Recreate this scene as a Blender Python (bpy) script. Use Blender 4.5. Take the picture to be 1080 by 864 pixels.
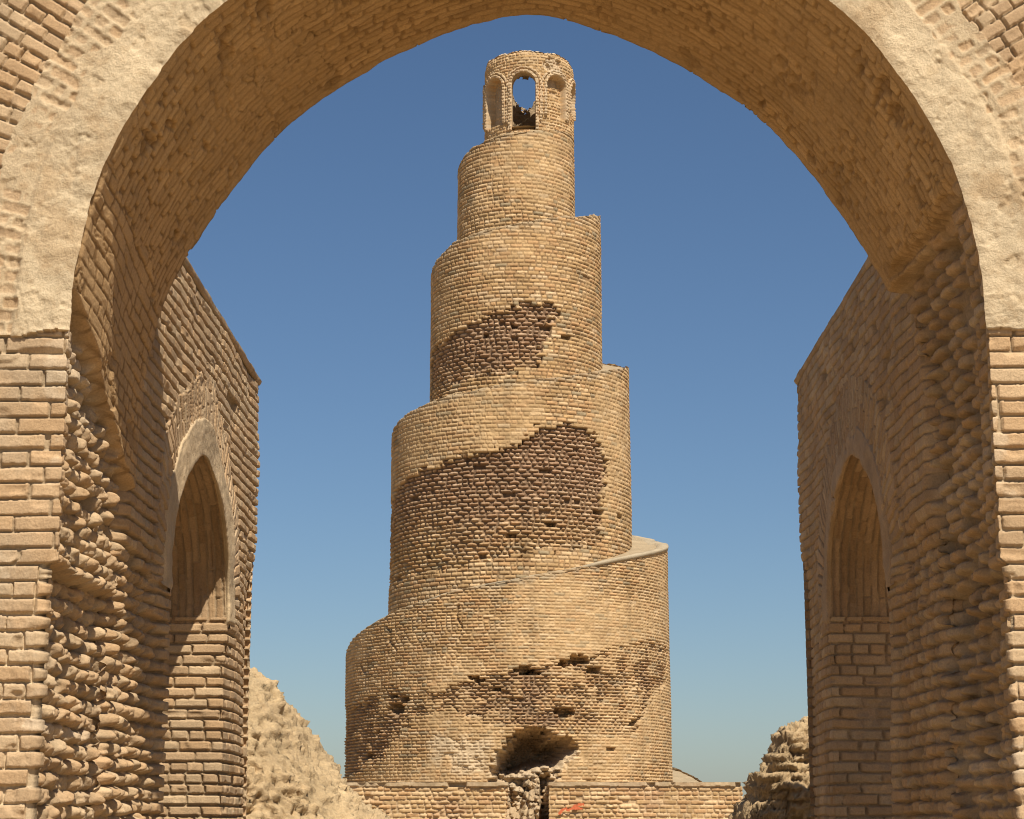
import bpy, math
import numpy as np

# ------------------------------------------------------------------ scene
scene = bpy.context.scene
for o in list(bpy.data.objects):
    bpy.data.objects.remove(o)
C = scene.collection

# ------------------------------------------------------------------ camera
EYE = 1.65
PITCH = math.radians(11.65)
YAW = math.radians(0.454)
cam_data = bpy.data.cameras.new('camera')
cam_data.sensor_fit = 'HORIZONTAL'
cam_data.sensor_width = 36.0
cam_data.lens = 70.0
cam_data.clip_start = 0.1
cam_data.clip_end = 20000
cam = bpy.data.objects.new('camera', cam_data)
C.objects.link(cam)
cam.location = (0, 0, EYE)
cam.rotation_euler = (math.pi / 2 + PITCH, 0, YAW)
scene.camera = cam

# ------------------------------------------------------------------ sky, sun, exposure
SUN = np.array([1.0, -2.2, 3.4]); SUN /= np.linalg.norm(SUN)
ELEV = math.asin(SUN[2]); AZ = math.atan2(SUN[0], SUN[1])
world = bpy.data.worlds.new('World')
scene.world = world
world.use_nodes = True
wn = world.node_tree
bg = wn.nodes['Background']
sky = wn.nodes.new('ShaderNodeTexSky')
sky.sky_type = 'NISHITA'
sky.sun_disc = False
sky.sun_elevation = ELEV
sky.sun_rotation = AZ
sky.altitude = 100
sky.air_density = 1.0
sky.dust_density = 0.72
sky.ozone_density = 5.0
hs_ = wn.nodes.new('ShaderNodeHueSaturation')
hs_.inputs['Saturation'].default_value = 1.05
wn.links.new(sky.outputs[0], hs_.inputs['Color'])
wn.links.new(hs_.outputs[0], bg.inputs[0])
bg.inputs[1].default_value = 0.061
sd = bpy.data.lights.new('sun', 'SUN')
sd.energy = 4.8
sd.angle = math.radians(0.53)
sd.color = (1.0, 0.93, 0.83)
so = bpy.data.objects.new('sun', sd)
C.objects.link(so)
from mathutils import Vector
so.rotation_euler = Vector(SUN).to_track_quat('Z', 'Y').to_euler()
so.location = (10, -20, 34)
vs = scene.view_settings
vs.view_transform = 'Standard'
vs.look = 'None'
vs.gamma = 1
vs.use_curve_mapping = False
vs.exposure = 0.45
scene.cycles.use_denoising = True
scene.cycles.denoiser = 'OPENIMAGEDENOISE'
scene.cycles.denoising_input_passes = 'RGB_ALBEDO_NORMAL'
scene.cycles.filter_width = 1.05
scene.cycles.max_bounces = 8
scene.cycles.diffuse_bounces = 5

# ------------------------------------------------------------------ noise toolbox (numpy)
def h32(*a):
    h = np.uint32(2166136261)
    for x in a:
        x = np.asarray(x).astype(np.int64).astype(np.uint32)
        h = (h ^ x) * np.uint32(0x9E3779B1)
        h = h ^ (h >> np.uint32(15))
    h = h * np.uint32(0x85EBCA6B); h = h ^ (h >> np.uint32(13))
    h = h * np.uint32(0xC2B2AE35); h = h ^ (h >> np.uint32(16))
    return h.astype(np.float32) / np.float32(4294967295.0)

np.seterr(over='ignore')

def noise(u, v, seed=0):
    iu = np.floor(u); iv = np.floor(v)
    fu = (u - iu).astype(np.float32); fv = (v - iv).astype(np.float32)
    iu = iu.astype(np.int64); iv = iv.astype(np.int64)
    su = fu * fu * fu * (fu * (fu * 6 - 15) + 10); sv = fv * fv * fv * (fv * (fv * 6 - 15) + 10)
    a = h32(iu, iv, seed); b = h32(iu + 1, iv, seed); c = h32(iu, iv + 1, seed); d = h32(iu + 1, iv + 1, seed)
    return (a + (b - a) * su + (c - a) * sv + (a - b - c + d) * su * sv) * 2 - 1

def fbm(u, v, oct=4, seed=0, gain=0.5):
    s = 0; amp = 1.0; tot = 0
    for i in range(oct):
        s = s + amp * noise(u, v, seed + i * 17); tot += amp
        # rotate each octave so the lattice never shows
        u, v = (u * 0.8 - v * 0.6) * 2.03 + 13.7, (u * 0.6 + v * 0.8) * 2.03 + 5.1; amp *= gain
    return s / tot

def worley(u, v, seed=0, jit=0.9):
    iu = np.floor(u); iv = np.floor(v)
    fu = u - iu; fv = v - iv
    iu = iu.astype(np.int64); iv = iv.astype(np.int64)
    f1 = np.full(np.shape(u), 9.0, np.float32); f2 = f1.copy(); idm = np.zeros(np.shape(u), np.float32)
    for dx in (-1, 0, 1):
        for dy in (-1, 0, 1):
            px = dx + 0.5 + (h32(iu + dx, iv + dy, seed) - 0.5) * jit - fu
            py = dy + 0.5 + (h32(iu + dx, iv + dy, seed + 7) - 0.5) * jit - fv
            d = np.sqrt(px * px + py * py).astype(np.float32)
            hid = h32(iu + dx, iv + dy, seed + 3)
            near = d < f1
            f2 = np.where(near, f1, np.minimum(f2, d))
            idm = np.where(near, hid, idm)
            f1 = np.where(near, d, f1)
    return f1, f2, idm

def sstep(a, b, x):
    t = np.clip((x - a) / (b - a), 0, 1)
    return t * t * (3 - 2 * t)

def mix(a, b, t):
    return a + (b - a) * t

def bricks(u, v, L=0.27, H=0.085, joint=0.012, depth=0.014, worn=0.0, seed=1, headers=0.3, gone=0.0, full=False, vj=1.0, lk=1.0):
    """relief of a brick course pattern: (height <= 0 in joints, id, face mask)"""
    worn = np.asarray(worn, np.float32) + np.zeros(np.shape(u), np.float32)
    u = u + 0.008 * noise(u * 3.1, v * 5.3, seed + 90) + worn * 0.016 * noise(u * 9, v * 12, seed + 91)
    v = v + 0.006 * noise(u * 1.7, v * 1.2, seed + 92) + worn * 0.016 * noise(u * 7, v * 5, seed + 93)
    row = np.floor(v / H); fy = v - row * H
    off = h32(row, seed) * L * .35 + (row % 2) * L * 0.5
    c = np.floor((u + off) / L); fx = u + off - c * L
    split = h32(row, c, seed + 1) < headers
    sub = np.where(split & (fx > L / 2), 1, 0)
    ln = np.where(split, L / 2, L)
    fx = fx - sub * L / 2
    bid = h32(row, c, sub, seed + 2)
    b2 = h32(row, c, sub, seed + 3); b3 = h32(row, c, sub, seed + 4); b4 = h32(row, c, sub, seed + 5); b5 = h32(row, c, sub, seed + 6)
    mx = joint / 2 * vj + (b2 * b2) * vj * (0.007 + 0.045 * worn)
    my = joint / 2 + (b3 * b3) * (0.004 + 0.014 * worn)
    cy = (b4 - 0.5) * (0.004 + 0.008 * worn)
    rc = 0.003 + 0.026 * worn
    qx = np.abs(fx - ln / 2) - (ln / 2 - mx - rc)
    qy = np.abs(fy - H / 2 - cy) - (H / 2 - my - rc)
    sdf = np.sqrt(np.maximum(qx, 0) ** 2 + np.maximum(qy, 0) ** 2) + np.minimum(np.maximum(qx, qy), 0) - rc
    n34 = fbm(u * 34, v * 34, 3, seed + 20)
    sdf = sdf + (0.0025 + 0.009 * worn) * n34
    bev = 0.004 + 0.034 * worn
    p = np.clip(-sdf / bev + 0.3 * (1 - worn), 0, 1)
    prof = np.sqrt(np.maximum(1 - (1 - p) ** 2, 0))
    dx_ = np.clip(np.abs(2 * fx / ln - 1) + .10 * n34, 0, 1); dy_ = np.clip(np.abs(2 * (fy - cy) / H - 1) + .06 * n34, 0, 1)
    dome = np.sqrt(np.clip(1 - dx_ ** 2.0, 0, 1)) * np.sqrt(np.clip(1 - dy_ ** 3.6, 0, 1))
    wd = np.clip((worn - .35) / .4, 0, 1)
    prof = mix(prof, dome, wd * .72)
    D = depth + worn * 0.05 + wd * .015
    lift = (bid - 0.5) * (0.003 + worn * worn * 0.07 * lk) - worn * worn * .06 * (b5 > .82)
    tilt = (b2 - 0.5) * (0.003 + 0.05 * worn * worn) * (fx / ln - 0.5) + (b3 - 0.5) * (0.002 + 0.05 * worn * worn) * (fy / H - 0.5)
    lost = h32(row, c, sub, seed + 8) < gone
    pits = fbm(u * 22, v * 22, 3, seed + 21)
    rough = (0.0018 + 0.013 * worn + .016 * wd * worn) * pits + wd * .011 * n34
    chip = np.maximum(noise(u * 9 + 3, v * 15, seed + 22) - 0.4, 0) * (0.028 + 0.03 * worn)
    hgt = np.where(lost, -D * 1.6, -D + prof * (D + lift + tilt - chip)) + rough
    prof = np.where(lost, 0, prof)
    if full:
        return hgt.astype(np.float32), bid, prof.astype(np.float32), (c + (sub + .5) * ln / L) * L - off, (row + .5) * H
    return hgt.astype(np.float32), bid, prof.astype(np.float32)

def noise3(x, y, z, seed=0):
    iz = np.floor(z); fz = z - iz; sz = fz * fz * fz * (fz * (fz * 6 - 15) + 10); iz = iz.astype(np.int64)
    ix = np.floor(x); fx = x - ix; sx = fx * fx * fx * (fx * (fx * 6 - 15) + 10); ix = ix.astype(np.int64)
    iy = np.floor(y); fy = y - iy; sy = fy * fy * fy * (fy * (fy * 6 - 15) + 10); iy = iy.astype(np.int64)
    def pl(k):
        a = h32(ix, iy, k, seed); b = h32(ix + 1, iy, k, seed); c = h32(ix, iy + 1, k, seed); d = h32(ix + 1, iy + 1, k, seed)
        return a + (b - a) * sx + (c - a) * sy + (a - b - c + d) * sx * sy
    p0 = pl(iz); p1 = pl(iz + 1)
    return (p0 + (p1 - p0) * sz) * 2 - 1

def fbm3(x, y, z, oct=4, seed=0, gain=.5):
    s_ = 0; amp = 1.; tot = 0
    for i in range(oct):
        s_ = s_ + amp * noise3(x, y, z, seed + 13 * i); tot += amp; amp *= gain
        x, y, z = (x * .8 - y * .6) * 2.03 + 3.1, (x * .6 + y * .8) * 2.03 + 7.7, z * 2.03 + 1.9
    return s_ / tot

def seg_dist(px, py, poly, closed=False):
    """distance to a polyline, and the arc length of the nearest point"""
    best = np.full(np.shape(px), 1e9, np.float32); arc = np.zeros(np.shape(px), np.float32); acc = 0.0
    P = list(poly) + ([poly[0]] if closed else [])
    for (ax, ay), (bx, by) in zip(P[:-1], P[1:]):
        dx, dy = bx - ax, by - ay
        l2 = dx * dx + dy * dy
        t = np.clip(((px - ax) * dx + (py - ay) * dy) / l2, 0, 1)
        d = np.hypot(px - ax - t * dx, py - ay - t * dy)
        m = d < best
        best = np.where(m, d, best); arc = np.where(m, acc + t * math.sqrt(l2), arc)
        acc += math.sqrt(l2)
    return best, arc

def inside(px, py, poly):
    r = np.zeros(np.shape(px), bool)
    n = len(poly)
    for i in range(n):
        ax, ay = poly[i]; bx, by = poly[(i + 1) % n]
        if ay == by: continue
        cond = ((ay > py) != (by > py)) & (px < (bx - ax) * (py - ay) / (by - ay) + ax)
        r ^= cond
    return r

def poly_sdf(px, py, poly):
    d, _ = seg_dist(px, py, poly, True)
    return np.where(inside(px, py, poly), -d, d)

# ------------------------------------------------------------------ palettes (linear base colours)
def col(*c): return np.array(c, np.float32)
SAND_BRICK = (col(.455, .310, .172), col(.42, .282, .155), col(.465, .33, .19), col(.43, .28, .147))
TOWER_BRICK = (col(.475, .312, .150), col(.415, .264, .120), col(.535, .368, .194), col(.45, .272, .126))
RED_BRICK = (col(.385, .248, .152), col(.32, .198, .120), col(.45, .305, .19), col(.345, .212, .127))
MORTAR = col(.47, .35, .21)
PLASTER = col(.54, .42, .26)
EARTH = col(.425, .308, .168)
GREY_CAP = col(.36, .29, .19)

def palette(bid, pal, u, v, seed=0, spread=.20):
    k = (bid * 3.999)
    i = np.floor(k).astype(int)
    P = np.stack(pal)
    c = P[np.clip(i, 0, 3)]
    br = 1 + (h32((bid * 65535), seed) - 0.5) * spread + 0.09 * fbm(u * 1.3, v * 1.3, 3, seed + 5) + 0.05 * noise(u * 30, v * 30, seed + 9)
    return (c * br[..., None]).astype(np.float32)

def lay(c, new, m):
    return c + (new - c) * np.asarray(m, np.float32)[..., None]

# ------------------------------------------------------------------ materials
def masonry(name, scale=60.0, bump=0.35, dist=0.004, var=0.16, rough=0.93):
    m = bpy.data.materials.new(name)
    m.use_nodes = True
    nt = m.node_tree; N = nt.nodes; L = nt.links
    b = N['Principled BSDF']
    b.inputs['Roughness'].default_value = rough
    b.inputs['Specular IOR Level'].default_value = 0.15
    at = N.new('ShaderNodeAttribute'); at.attribute_name = 'Col'
    tc = N.new('ShaderNodeTexCoord')
    n1 = N.new('ShaderNodeTexNoise'); n1.inputs['Scale'].default_value = scale; n1.inputs['Detail'].default_value = 6; n1.inputs['Roughness'].default_value = 0.65
    L.new(tc.outputs['Object'], n1.inputs['Vector'])
    n2 = N.new('ShaderNodeTexNoise'); n2.inputs['Scale'].default_value = 2.2; n2.inputs['Detail'].default_value = 5
    L.new(tc.outputs['Object'], n2.inputs['Vector'])
    mr = N.new('ShaderNodeMapRange'); mr.inputs[1].default_value = 0.3; mr.inputs[2].default_value = 0.7
    mr.inputs[3].default_value = 1 - var; mr.inputs[4].default_value = 1 + var
    L.new(n1.outputs['Fac'], mr.inputs[0])
    mr2 = N.new('ShaderNodeMapRange'); mr2.inputs[1].default_value = 0.3; mr2.inputs[2].default_value = 0.7
    mr2.inputs[3].default_value = 0.88; mr2.inputs[4].default_value = 1.1
    L.new(n2.outputs['Fac'], mr2.inputs[0])
    mu = N.new('ShaderNodeMath'); mu.operation = 'MULTIPLY'
    L.new(mr.outputs[0], mu.inputs[0]); L.new(mr2.outputs[0], mu.inputs[1])
    vm = N.new('ShaderNodeVectorMath'); vm.operation = 'SCALE'
    L.new(at.outputs['Color'], vm.inputs[0]); L.new(mu.outputs[0], vm.inputs['Scale'])
    L.new(vm.outputs[0], b.inputs['Base Color'])
    bp = N.new('ShaderNodeBump'); bp.inputs['Strength'].default_value = bump; bp.inputs['Distance'].default_value = dist
    L.new(n1.outputs['Fac'], bp.inputs['Height'])
    L.new(bp.outputs[0], b.inputs['Normal'])
    return m

M_NEAR = masonry('weathered_brick', 75, 0.8, 0.006, .18)
M_PLASTER = masonry('gypsum_plaster', 80, 0.9, 0.007, 0.15)
M_TOWER = masonry('tower_brick', 22, 0.4, 0.012, 0.14)
M_EARTH = masonry('dry_earth', 34, 0.9, 0.02, 0.2)

# ------------------------------------------------------------------ mesh helpers
def empty(name, loc, label, cat, group=None):
    o = bpy.data.objects.new(name, None)
    o.location = loc; o.empty_display_size = 0.3
    C.objects.link(o)
    o['label'] = label; o['category'] = cat
    if group: o['group'] = group
    return o

def grid_mesh(name, P, col, mat, parent=None, mask=None, flip=False, closed=False):
    """a grid of points (n,m,3) as ONE mesh; mask (n-1,m-1) picks its faces"""
    n, m = P.shape[:2]
    idx = np.arange(n * m).reshape(n, m)
    q = np.stack([idx[:-1, :-1], idx[1:, :-1], idx[1:, 1:], idx[:-1, 1:]], -1)
    if flip: q = q[..., ::-1]
    q = q[mask] if mask is not None else q.reshape(-1, 4)
    if len(q) == 0: return None
    used, inv = np.unique(q.ravel(), return_inverse=True)
    co = P.reshape(-1, 3)[used].astype(np.float32)
    if parent is not None:
        co = co - np.array(parent.matrix_basis.translation if parent.parent is None else (0, 0, 0), np.float32)
    me = bpy.data.meshes.new(name)
    me.vertices.add(len(used)); me.vertices.foreach_set('co', co.ravel())
    nf = len(q)
    me.loops.add(nf * 4); me.loops.foreach_set('vertex_index', inv.astype(np.int32).ravel())
    me.polygons.add(nf); me.polygons.foreach_set('loop_start', np.arange(nf, dtype=np.int32) * 4)
    me.polygons.foreach_set('use_smooth', np.ones(nf, bool))
    ca = me.color_attributes.new('Col', 'FLOAT_COLOR', 'POINT')
    cc = np.ones((len(used), 4), np.float32); cc[:, :3] = np.clip(col.reshape(-1, 3)[used], 0.01, 0.9)
    ca.data.foreach_set('color', cc.ravel())
    me.update(calc_edges=True)
    me.materials.append(mat)
    o = bpy.data.objects.new(name, me)
    C.objects.link(o)
    if parent is not None: o.parent = parent
    return o

def spaced(*parts):
    """(start, end, step) runs joined into one coordinate axis"""
    out = []
    for a, b, s in parts:
        k = max(1, int(round((b - a) / s)))
        out.append(np.linspace(a, b, k + 1)[:-1])
    out.append([parts[-1][1]])
    return np.concatenate(out)

def resample(pts, svals_n=400, smooth=0):
    p = np.array(pts, float)
    # Catmull-Rom through the points, then even arc length
    q = np.vstack([2 * p[0] - p[1], p, 2 * p[-1] - p[-2]])
    out = []
    for i in range(1, len(q) - 2):
        t = np.linspace(0, 1, 24, endpoint=False)[:, None]
        a, b, c, d = q[i - 1], q[i], q[i + 1], q[i + 2]
        out.append(0.5 * (2 * b + (c - a) * t + (2 * a - 5 * b + 4 * c - d) * t ** 2 + (-a + 3 * b - 3 * c + d) * t ** 3))
    out.append(p[-1:]); o = np.vstack(out)
    s = np.concatenate([[0], np.cumsum(np.hypot(*np.diff(o, axis=0).T))])
    k = np.linspace(0, s[-1], svals_n)
    r = np.stack([np.interp(k, s, o[:, 0]), np.interp(k, s, o[:, 1])], 1)
    for _ in range(smooth):
        r[1:-1] = 0.25 * r[:-2] + 0.5 * r[1:-1] + 0.25 * r[2:]
    return r

# ------------------------------------------------------------------ THE ARCHWAY (nearest)
D1, T1 = 10.2, 1.72           # front plane, thickness
SPRING = 4.17                 # where the arch leaves the jambs
TOP = 7.12                    # top of the arch wall
arch = empty('brick_archway', (0, D1, 0), 'pointed brick and plaster archway framing the view, nearest masonry', 'archway')

fr_half = [(2.425, 4.17), (2.418, 4.45), (2.375, 4.74), (2.295, 5.06), (2.18, 5.32), (2.025, 5.59), (1.84, 5.85), (1.67, 6.02), (1.3, 6.32), (0.85, 6.58), (0.4, 6.74), (0.0, 6.80)]
re_half = [(2.42, 3.85), (2.405, 4.15), (2.365, 4.45), (2.29, 4.79), (2.14, 5.11), (1.89, 5.52), (1.53, 5.97), (1.02, 6.345), (0.5, 6.60), (0.0, 6.715)]
NA = 420
def full_arch(half, zs):
    left = [(-x, z) for x, z in half]
    right = [(x, z) for x, z in half[::-1]][1:]
    return resample(left + right, NA, 14)
AF = full_arch(fr_half, SPRING); AR = full_arch(re_half, SPRING)
alen = np.hypot(*np.diff(AF, axis=0).T).sum()

# s axis: left jamb (z 0..SPRING), arch, right jamb down again
def s_axis():
    lo = spaced((0, 1.4, .012), (1.4, SPRING, .0068))
    ar = SPRING + spaced((0, alen, .0075))[1:]
    hi = SPRING + alen + (SPRING - lo[::-1][1:])
    return np.concatenate([lo, ar, hi])
S = s_axis()
def curve_at(s, A, zsp):
    x = np.empty_like(s); z = np.empty_like(s)
    l = s <= SPRING; r = s >= SPRING + alen; a = ~l & ~r
    x[l] = A[0, 0]; z[l] = s[l] / SPRING * zsp
    x[r] = A[-1, 0]; z[r] = (2 * SPRING + alen - s[r]) / SPRING * zsp
    k = (s[a] - SPRING) / alen * (NA - 1)
    x[a] = np.interp(k, np.arange(NA), A[:, 0]); z[a] = np.interp(k, np.arange(NA), A[:, 1])
    return x, z
fx_, fz_ = curve_at(S, AF, AF[0, 1]); rx_, rz_ = curve_at(S, AR, AR[0, 1])
def normals(x, z, k=9):
    tx = np.gradient(x); tz = np.gradient(z)
    ker = np.ones(k) / k
    tx = np.convolve(np.pad(tx, k // 2, 'edge'), ker, 'valid'); tz = np.convolve(np.pad(tz, k // 2, 'edge'), ker, 'valid')
    l = np.hypot(tx, tz)
    return -tz / l, tx / l          # left-hand normal = away from the opening when running left jamb -> crown -> right jamb
nx_, nz_ = normals(fx_, fz_, 41)
# q axis: negative = on the front face (distance from the edge), positive = depth into the passage
Q = np.concatenate([-spaced((0.05, 0.95, .0068), (0.95, 1.7, .013), (1.7, 2.6, .03))[::-1],
                    spaced((-0.05, 0.05, .0055), (0.05, T1 - .05, .0105), (T1 - .05, T1, .01))[1:],
                    T1 + spaced((0, 0.06, .01), (0.06, .6, .05), (.6, 2.6, .12))[1:]])
SS, QQ = np.meshgrid(S, Q, indexing='ij')
FX = fx_[:, None]; FZ = fz_[:, None]; NX = nx_[:, None]; NZ = nz_[:, None]
RX = rx_[:, None]; RZ = rz_[:, None]
rr = np.maximum(-QQ, 0); dep = np.clip(QQ, 0, T1); rb = np.maximum(QQ - T1, 0)
k = dep / T1
BX = mix(FX, RX, k) + NX * (rr + rb)
BZ = mix(FZ, RZ, k) + NZ * (rr + rb)
BZ0 = BZ.copy()
def top_at(x): return 6.30 + .66 * sstep(2.0, 1.2, np.abs(x)) + .05 * fbm(x * 3, x * 0, 3, 9)
RTX = np.array([0, .5, 1.02, 1.53, 1.89, 2.14, 2.4, 3.0, 6.0]); RTZ = np.array([6.96, 6.90, 6.66, 6.32, 5.92, 5.62, 5.56, 5.54, 5.5])
def top_rear(x): return np.minimum(top_at(x), np.interp(np.abs(x), RTX, RTZ))  # unseen wall head shaped low so the sun reaches the left side wall
def top_xy(x, y): return mix(top_at(x), top_rear(x), sstep(D1 + .45, D1 + .55, y))
TOPX = np.where(QQ > T1 - .001, top_rear(BX), top_at(BX))
BZ = np.minimum(BZ, TOPX)
BY = D1 + dep
# blend of outward directions round the two edges
def dirs(q):
    e = .03
    a = np.clip((q + e) / (2 * e), 0, 1) * math.pi / 2
    b = np.clip((q - T1 + e) / (2 * e), 0, 1) * math.pi / 2
    fy = -np.cos(a) + np.sin(b); fn = np.sin(a)
    return fy, fn
dy, dn = dirs(QQ)
jl = SS <= SPRING; jr = SS >= SPRING + alen; ja = ~jl & ~jr
side = np.where(SS < SPRING + alen / 2, -1, 1)
sc = np.where(jl, SS, np.where(jr, 2 * SPRING + alen - SS, SS))    # height on jambs
reveal = QQ > 0
front = ~reveal
# --- brick fields
wob = fbm(BX * 1.1 + 7, BZ * 1.1 + dep * 1.3, 3, 3)
jamb_w = np.clip(0.03 + 0.20 * fbm(BX * 2.3, BZ * 2.3, 3, 5), 0.0, 0.22)
# jambs: courses level with the ground, running from the face into the passage
lump_l = sstep(.12, .5, dep + .25 * wob) ; 
low = sstep(2.98, 2.93, BZ)
worn_rev = np.where(reveal, np.clip(0.30 + .50 * sstep(.05, .40, dep + .18 * wob + .12 * low), 0, .95), jamb_w)
worn_rev = np.where(reveal & (side > 0) & (dep < .46 + .16 * wob), 0.12 + 0.1 * wob, worn_rev)
worn_rev = np.where(reveal & (side > 0), np.minimum(worn_rev, .52 + .1 * wob), worn_rev)
worn_rev = np.where(front, np.clip(jamb_w + .12 * low * (side < 0) + .04 * low, 0, .34), worn_rev)
uj = np.where(side < 0, QQ, QQ + 0.11)
hb, ib, pb = bricks(uj + 4.0, BZ, L=np.where(reveal & (dep > .05), np.where(side < 0, .18, .27), .32), vj=np.where(reveal & (dep > .1), 2.2, 1.0), H=.0865, joint=np.where(reveal, np.where(side < 0, .016, .024), .011), depth=np.where(reveal & (side > 0), .034, .019), worn=worn_rev, seed=11, headers=np.where(reveal & (dep > .2), .10, .36), gone=np.where(reveal & (dep > .2), np.where(side < 0, .05, .09), .0), lk=np.where(side > 0, mix(1.6, 4.2, low), 1.0))
# level courses of the spandrels
hs, is_, ps = bricks(BX + 9.0, BZ + .03, L=.27, H=.083, joint=.013, depth=.022, worn=.05, seed=13)
# ring of radial bricks
hr, ir, pr = bricks(rr + .02, SS, L=.225, H=.066, joint=.008, depth=.026, worn=.03, seed=17, headers=.42)
# soffit bricks (length along the passage, courses stacked along the curve)
hv, iv, pv = bricks(dep + 1.0, SS, L=.26, H=.078, joint=.012, depth=.010, worn=.22, seed=19, headers=.25)
hv0, iv0, pv0 = bricks(SS + 1.3, dep + .02 + .02 * fbm(SS * .6, dep, 2, 29), L=.23, H=.064, joint=.012, depth=.011, worn=.20, seed=29, headers=.2)
use = ((side < 0) * (BZ < 5.25 - .5 * k + .25 * wob)) > .5
hv = np.where(use, hv, hv0); iv = np.where(use, iv, iv0); pv = np.where(use, pv, pv0)
hgt = hb; ids = ib; prof = pb
colr = palette(ib, SAND_BRICK, BX + dep, BZ, 1)
gw = sstep(.12, .45, fbm(BX * 1.4 + dep, BZ * .8, 5, 57, .62))
colr = lay(colr, np.broadcast_to(col(.37, .29, .19), colr.shape), gw * .40)
sb = sstep(.25, .5, fbm(BX * 3.3 + 8, BZ * 4.1, 5, 58, .6))
colr = lay(colr, np.broadcast_to(col(.58, .46, .31), colr.shape), sb * .45)
mort = np.broadcast_to(MORTAR, colr.shape)
pale = sstep(3.05, 2.7, BZ + .2 * wob) * front * (side < 0) + .45 * front * sstep(.15, .4, fbm(BX * 1.7 + 2, BZ * 1.7, 3, 55))
colr = lay(colr, mort * .62, (1 - pb) * .8)
colr = lay(colr, mort * 1.12, (1 - pb) * np.clip(pale, 0, 1))
hb = np.where(front & (pb < .5), hb + .010 * np.clip(pale, 0, 1), hb)
grey = (h32((ib * 99991), 5) > .985) & jl & front
colr = lay(colr, np.broadcast_to(col(.20, .185, .135), colr.shape), grey * .8 * pb)
# radial ring, spandrel on the front face above the springing
ringm = (front & ja & (rr > .40)).astype(np.float32)
edge = .93 + .05 * noise(SS * 2.2, rr * 0, 31)
spm = front & ((ja & (rr > edge)))
c_r = lay(palette(ir, SAND_BRICK, BX, BZ, 2), mort * .8, (1 - pr) * .7)
c_s = lay(palette(is_, SAND_BRICK, BX, BZ, 3), mort * .8, (1 - ps) * .7)
mr_ = ringm > 0
hgt = np.where(mr_, hr, hgt); colr = np.where(mr_[..., None], c_r, colr)
hgt = np.where(spm, hs, hgt); colr = np.where(spm[..., None], c_s, colr)
# plaster band round the arch, wearing off outward to show the ends of the bricks
n1 = fbm(BX * 3.4, BZ * 3.4, 4, 41); n2 = fbm(BX * 13, BZ * 13, 3, 43)
pw = .545 + .05 * n1 + .02 * n2
pw = np.where(side > 0, pw - .03, pw)
pw = pw + .45 * sstep(5.0, 4.5, BZ) * (side < 0) + .22 * sstep(5.0, 4.5, BZ) * (side > 0)
zlow = 4.175 + .035 * n1 + .02 * n2 - .03 * sstep(.0, .3, rr) * (side < 0)
plm = front & (rr < pw) & (BZ > zlow) & (BZ0 < TOPX)
hr2, ir2, pr2 = bricks(rr - .31, SS, L=.21, H=.066, joint=.018, depth=.020, worn=.34, seed=23, headers=.45)
peek = sstep(.02, .16, n1 + .5 * n2 + .35 * (ir2 - .5) + .80 * sstep(.24, .36, rr) * sstep(.66, .50, rr) - .34) * pr2 * (rr > .27)
pit = sstep(.45, .62, fbm(BX * 9 + 4, BZ * 9, 3, 47)) * .008
ph = .016 + .008 * n1 + .005 * n2 + .0055 * fbm(BX * 30, BZ * 30, 3, 48, .7) * (.35 + sstep(-.2, .4, fbm(BX * 4 + 1, BZ * 4, 3, 45))) + .010 * np.abs(fbm(BX * 6, BZ * 6, 3, 46)) - pit - peek * (.008 + .009 * (ir2 - .5)) - .012 * sstep(.28, .31, rr + .02 * n1)
crack = np.abs(noise(SS * 1.25, rr * 2.2 + 3, 51)) < .008
ph = ph - crack * .004
cp = np.broadcast_to(PLASTER, colr.shape) * (1 + .10 * n1 + .12 * n2)[..., None]
cp = lay(cp, np.broadcast_to(col(.41, .285, .155), colr.shape), np.clip(sstep(-.02, .30, fbm(BX * 3.2 + 3, BZ * 3.2, 6, 49, .68)) * .62 + .28 * sstep(.2, .32, rr) + .35 * sstep(.25, .5, fbm(BX * 16, BZ * 16, 3, 59)), 0, .85))
cp = lay(cp, palette(ir2, SAND_BRICK, BX, BZ, 6), peek * .85)
hgt = np.where(plm, ph, hgt); colr = np.where(plm[..., None], cp, colr)
# the soffit: thin plaster over faint bricks, above a ragged boundary
zb = np.where(side < 0, 4.46 - .86 * k + .10 * wob, 4.98 - .22 * k + .13 * wob + .05 * n2)
som = reveal & (dep < T1 + 1) & (BZ > zb) & (QQ < T1)
lowl = (side < 0) * sstep(5.5, 4.9, BZ)
cover = np.clip(.62 + .55 * fbm(SS * 1.1, dep * 1.1, 4, 61), .15, .92)
cover = mix(cover, 1.0, np.maximum(sstep(.14, .04, dep), sstep(T1 - .12, T1 - .02, dep)))
ho = .012 + .03 * sstep(.05, .5, dep) + hv * (1 - cover * .9) + .008 * fbm(SS * 7, dep * 4, 4, 63, .6) + .007 * fbm(SS * 5, dep * 26, 3, 66, .6) * (1 - .9 * lowl * sstep(.9, .4, dep)) + .012 * noise(SS * 1.3, dep * 1.9, 64) * sstep(T1, T1 - .5, dep)
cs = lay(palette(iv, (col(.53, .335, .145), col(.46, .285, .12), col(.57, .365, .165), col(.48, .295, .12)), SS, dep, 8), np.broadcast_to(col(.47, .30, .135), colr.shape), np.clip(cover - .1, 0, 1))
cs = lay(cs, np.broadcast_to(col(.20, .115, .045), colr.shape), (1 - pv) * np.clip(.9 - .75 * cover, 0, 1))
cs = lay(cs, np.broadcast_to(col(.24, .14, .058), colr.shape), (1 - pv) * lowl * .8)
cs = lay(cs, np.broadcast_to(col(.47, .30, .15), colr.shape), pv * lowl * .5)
ck = np.abs(fbm(SS * 3.2, dep * 2.4, 4, 68)) < .012
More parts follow.
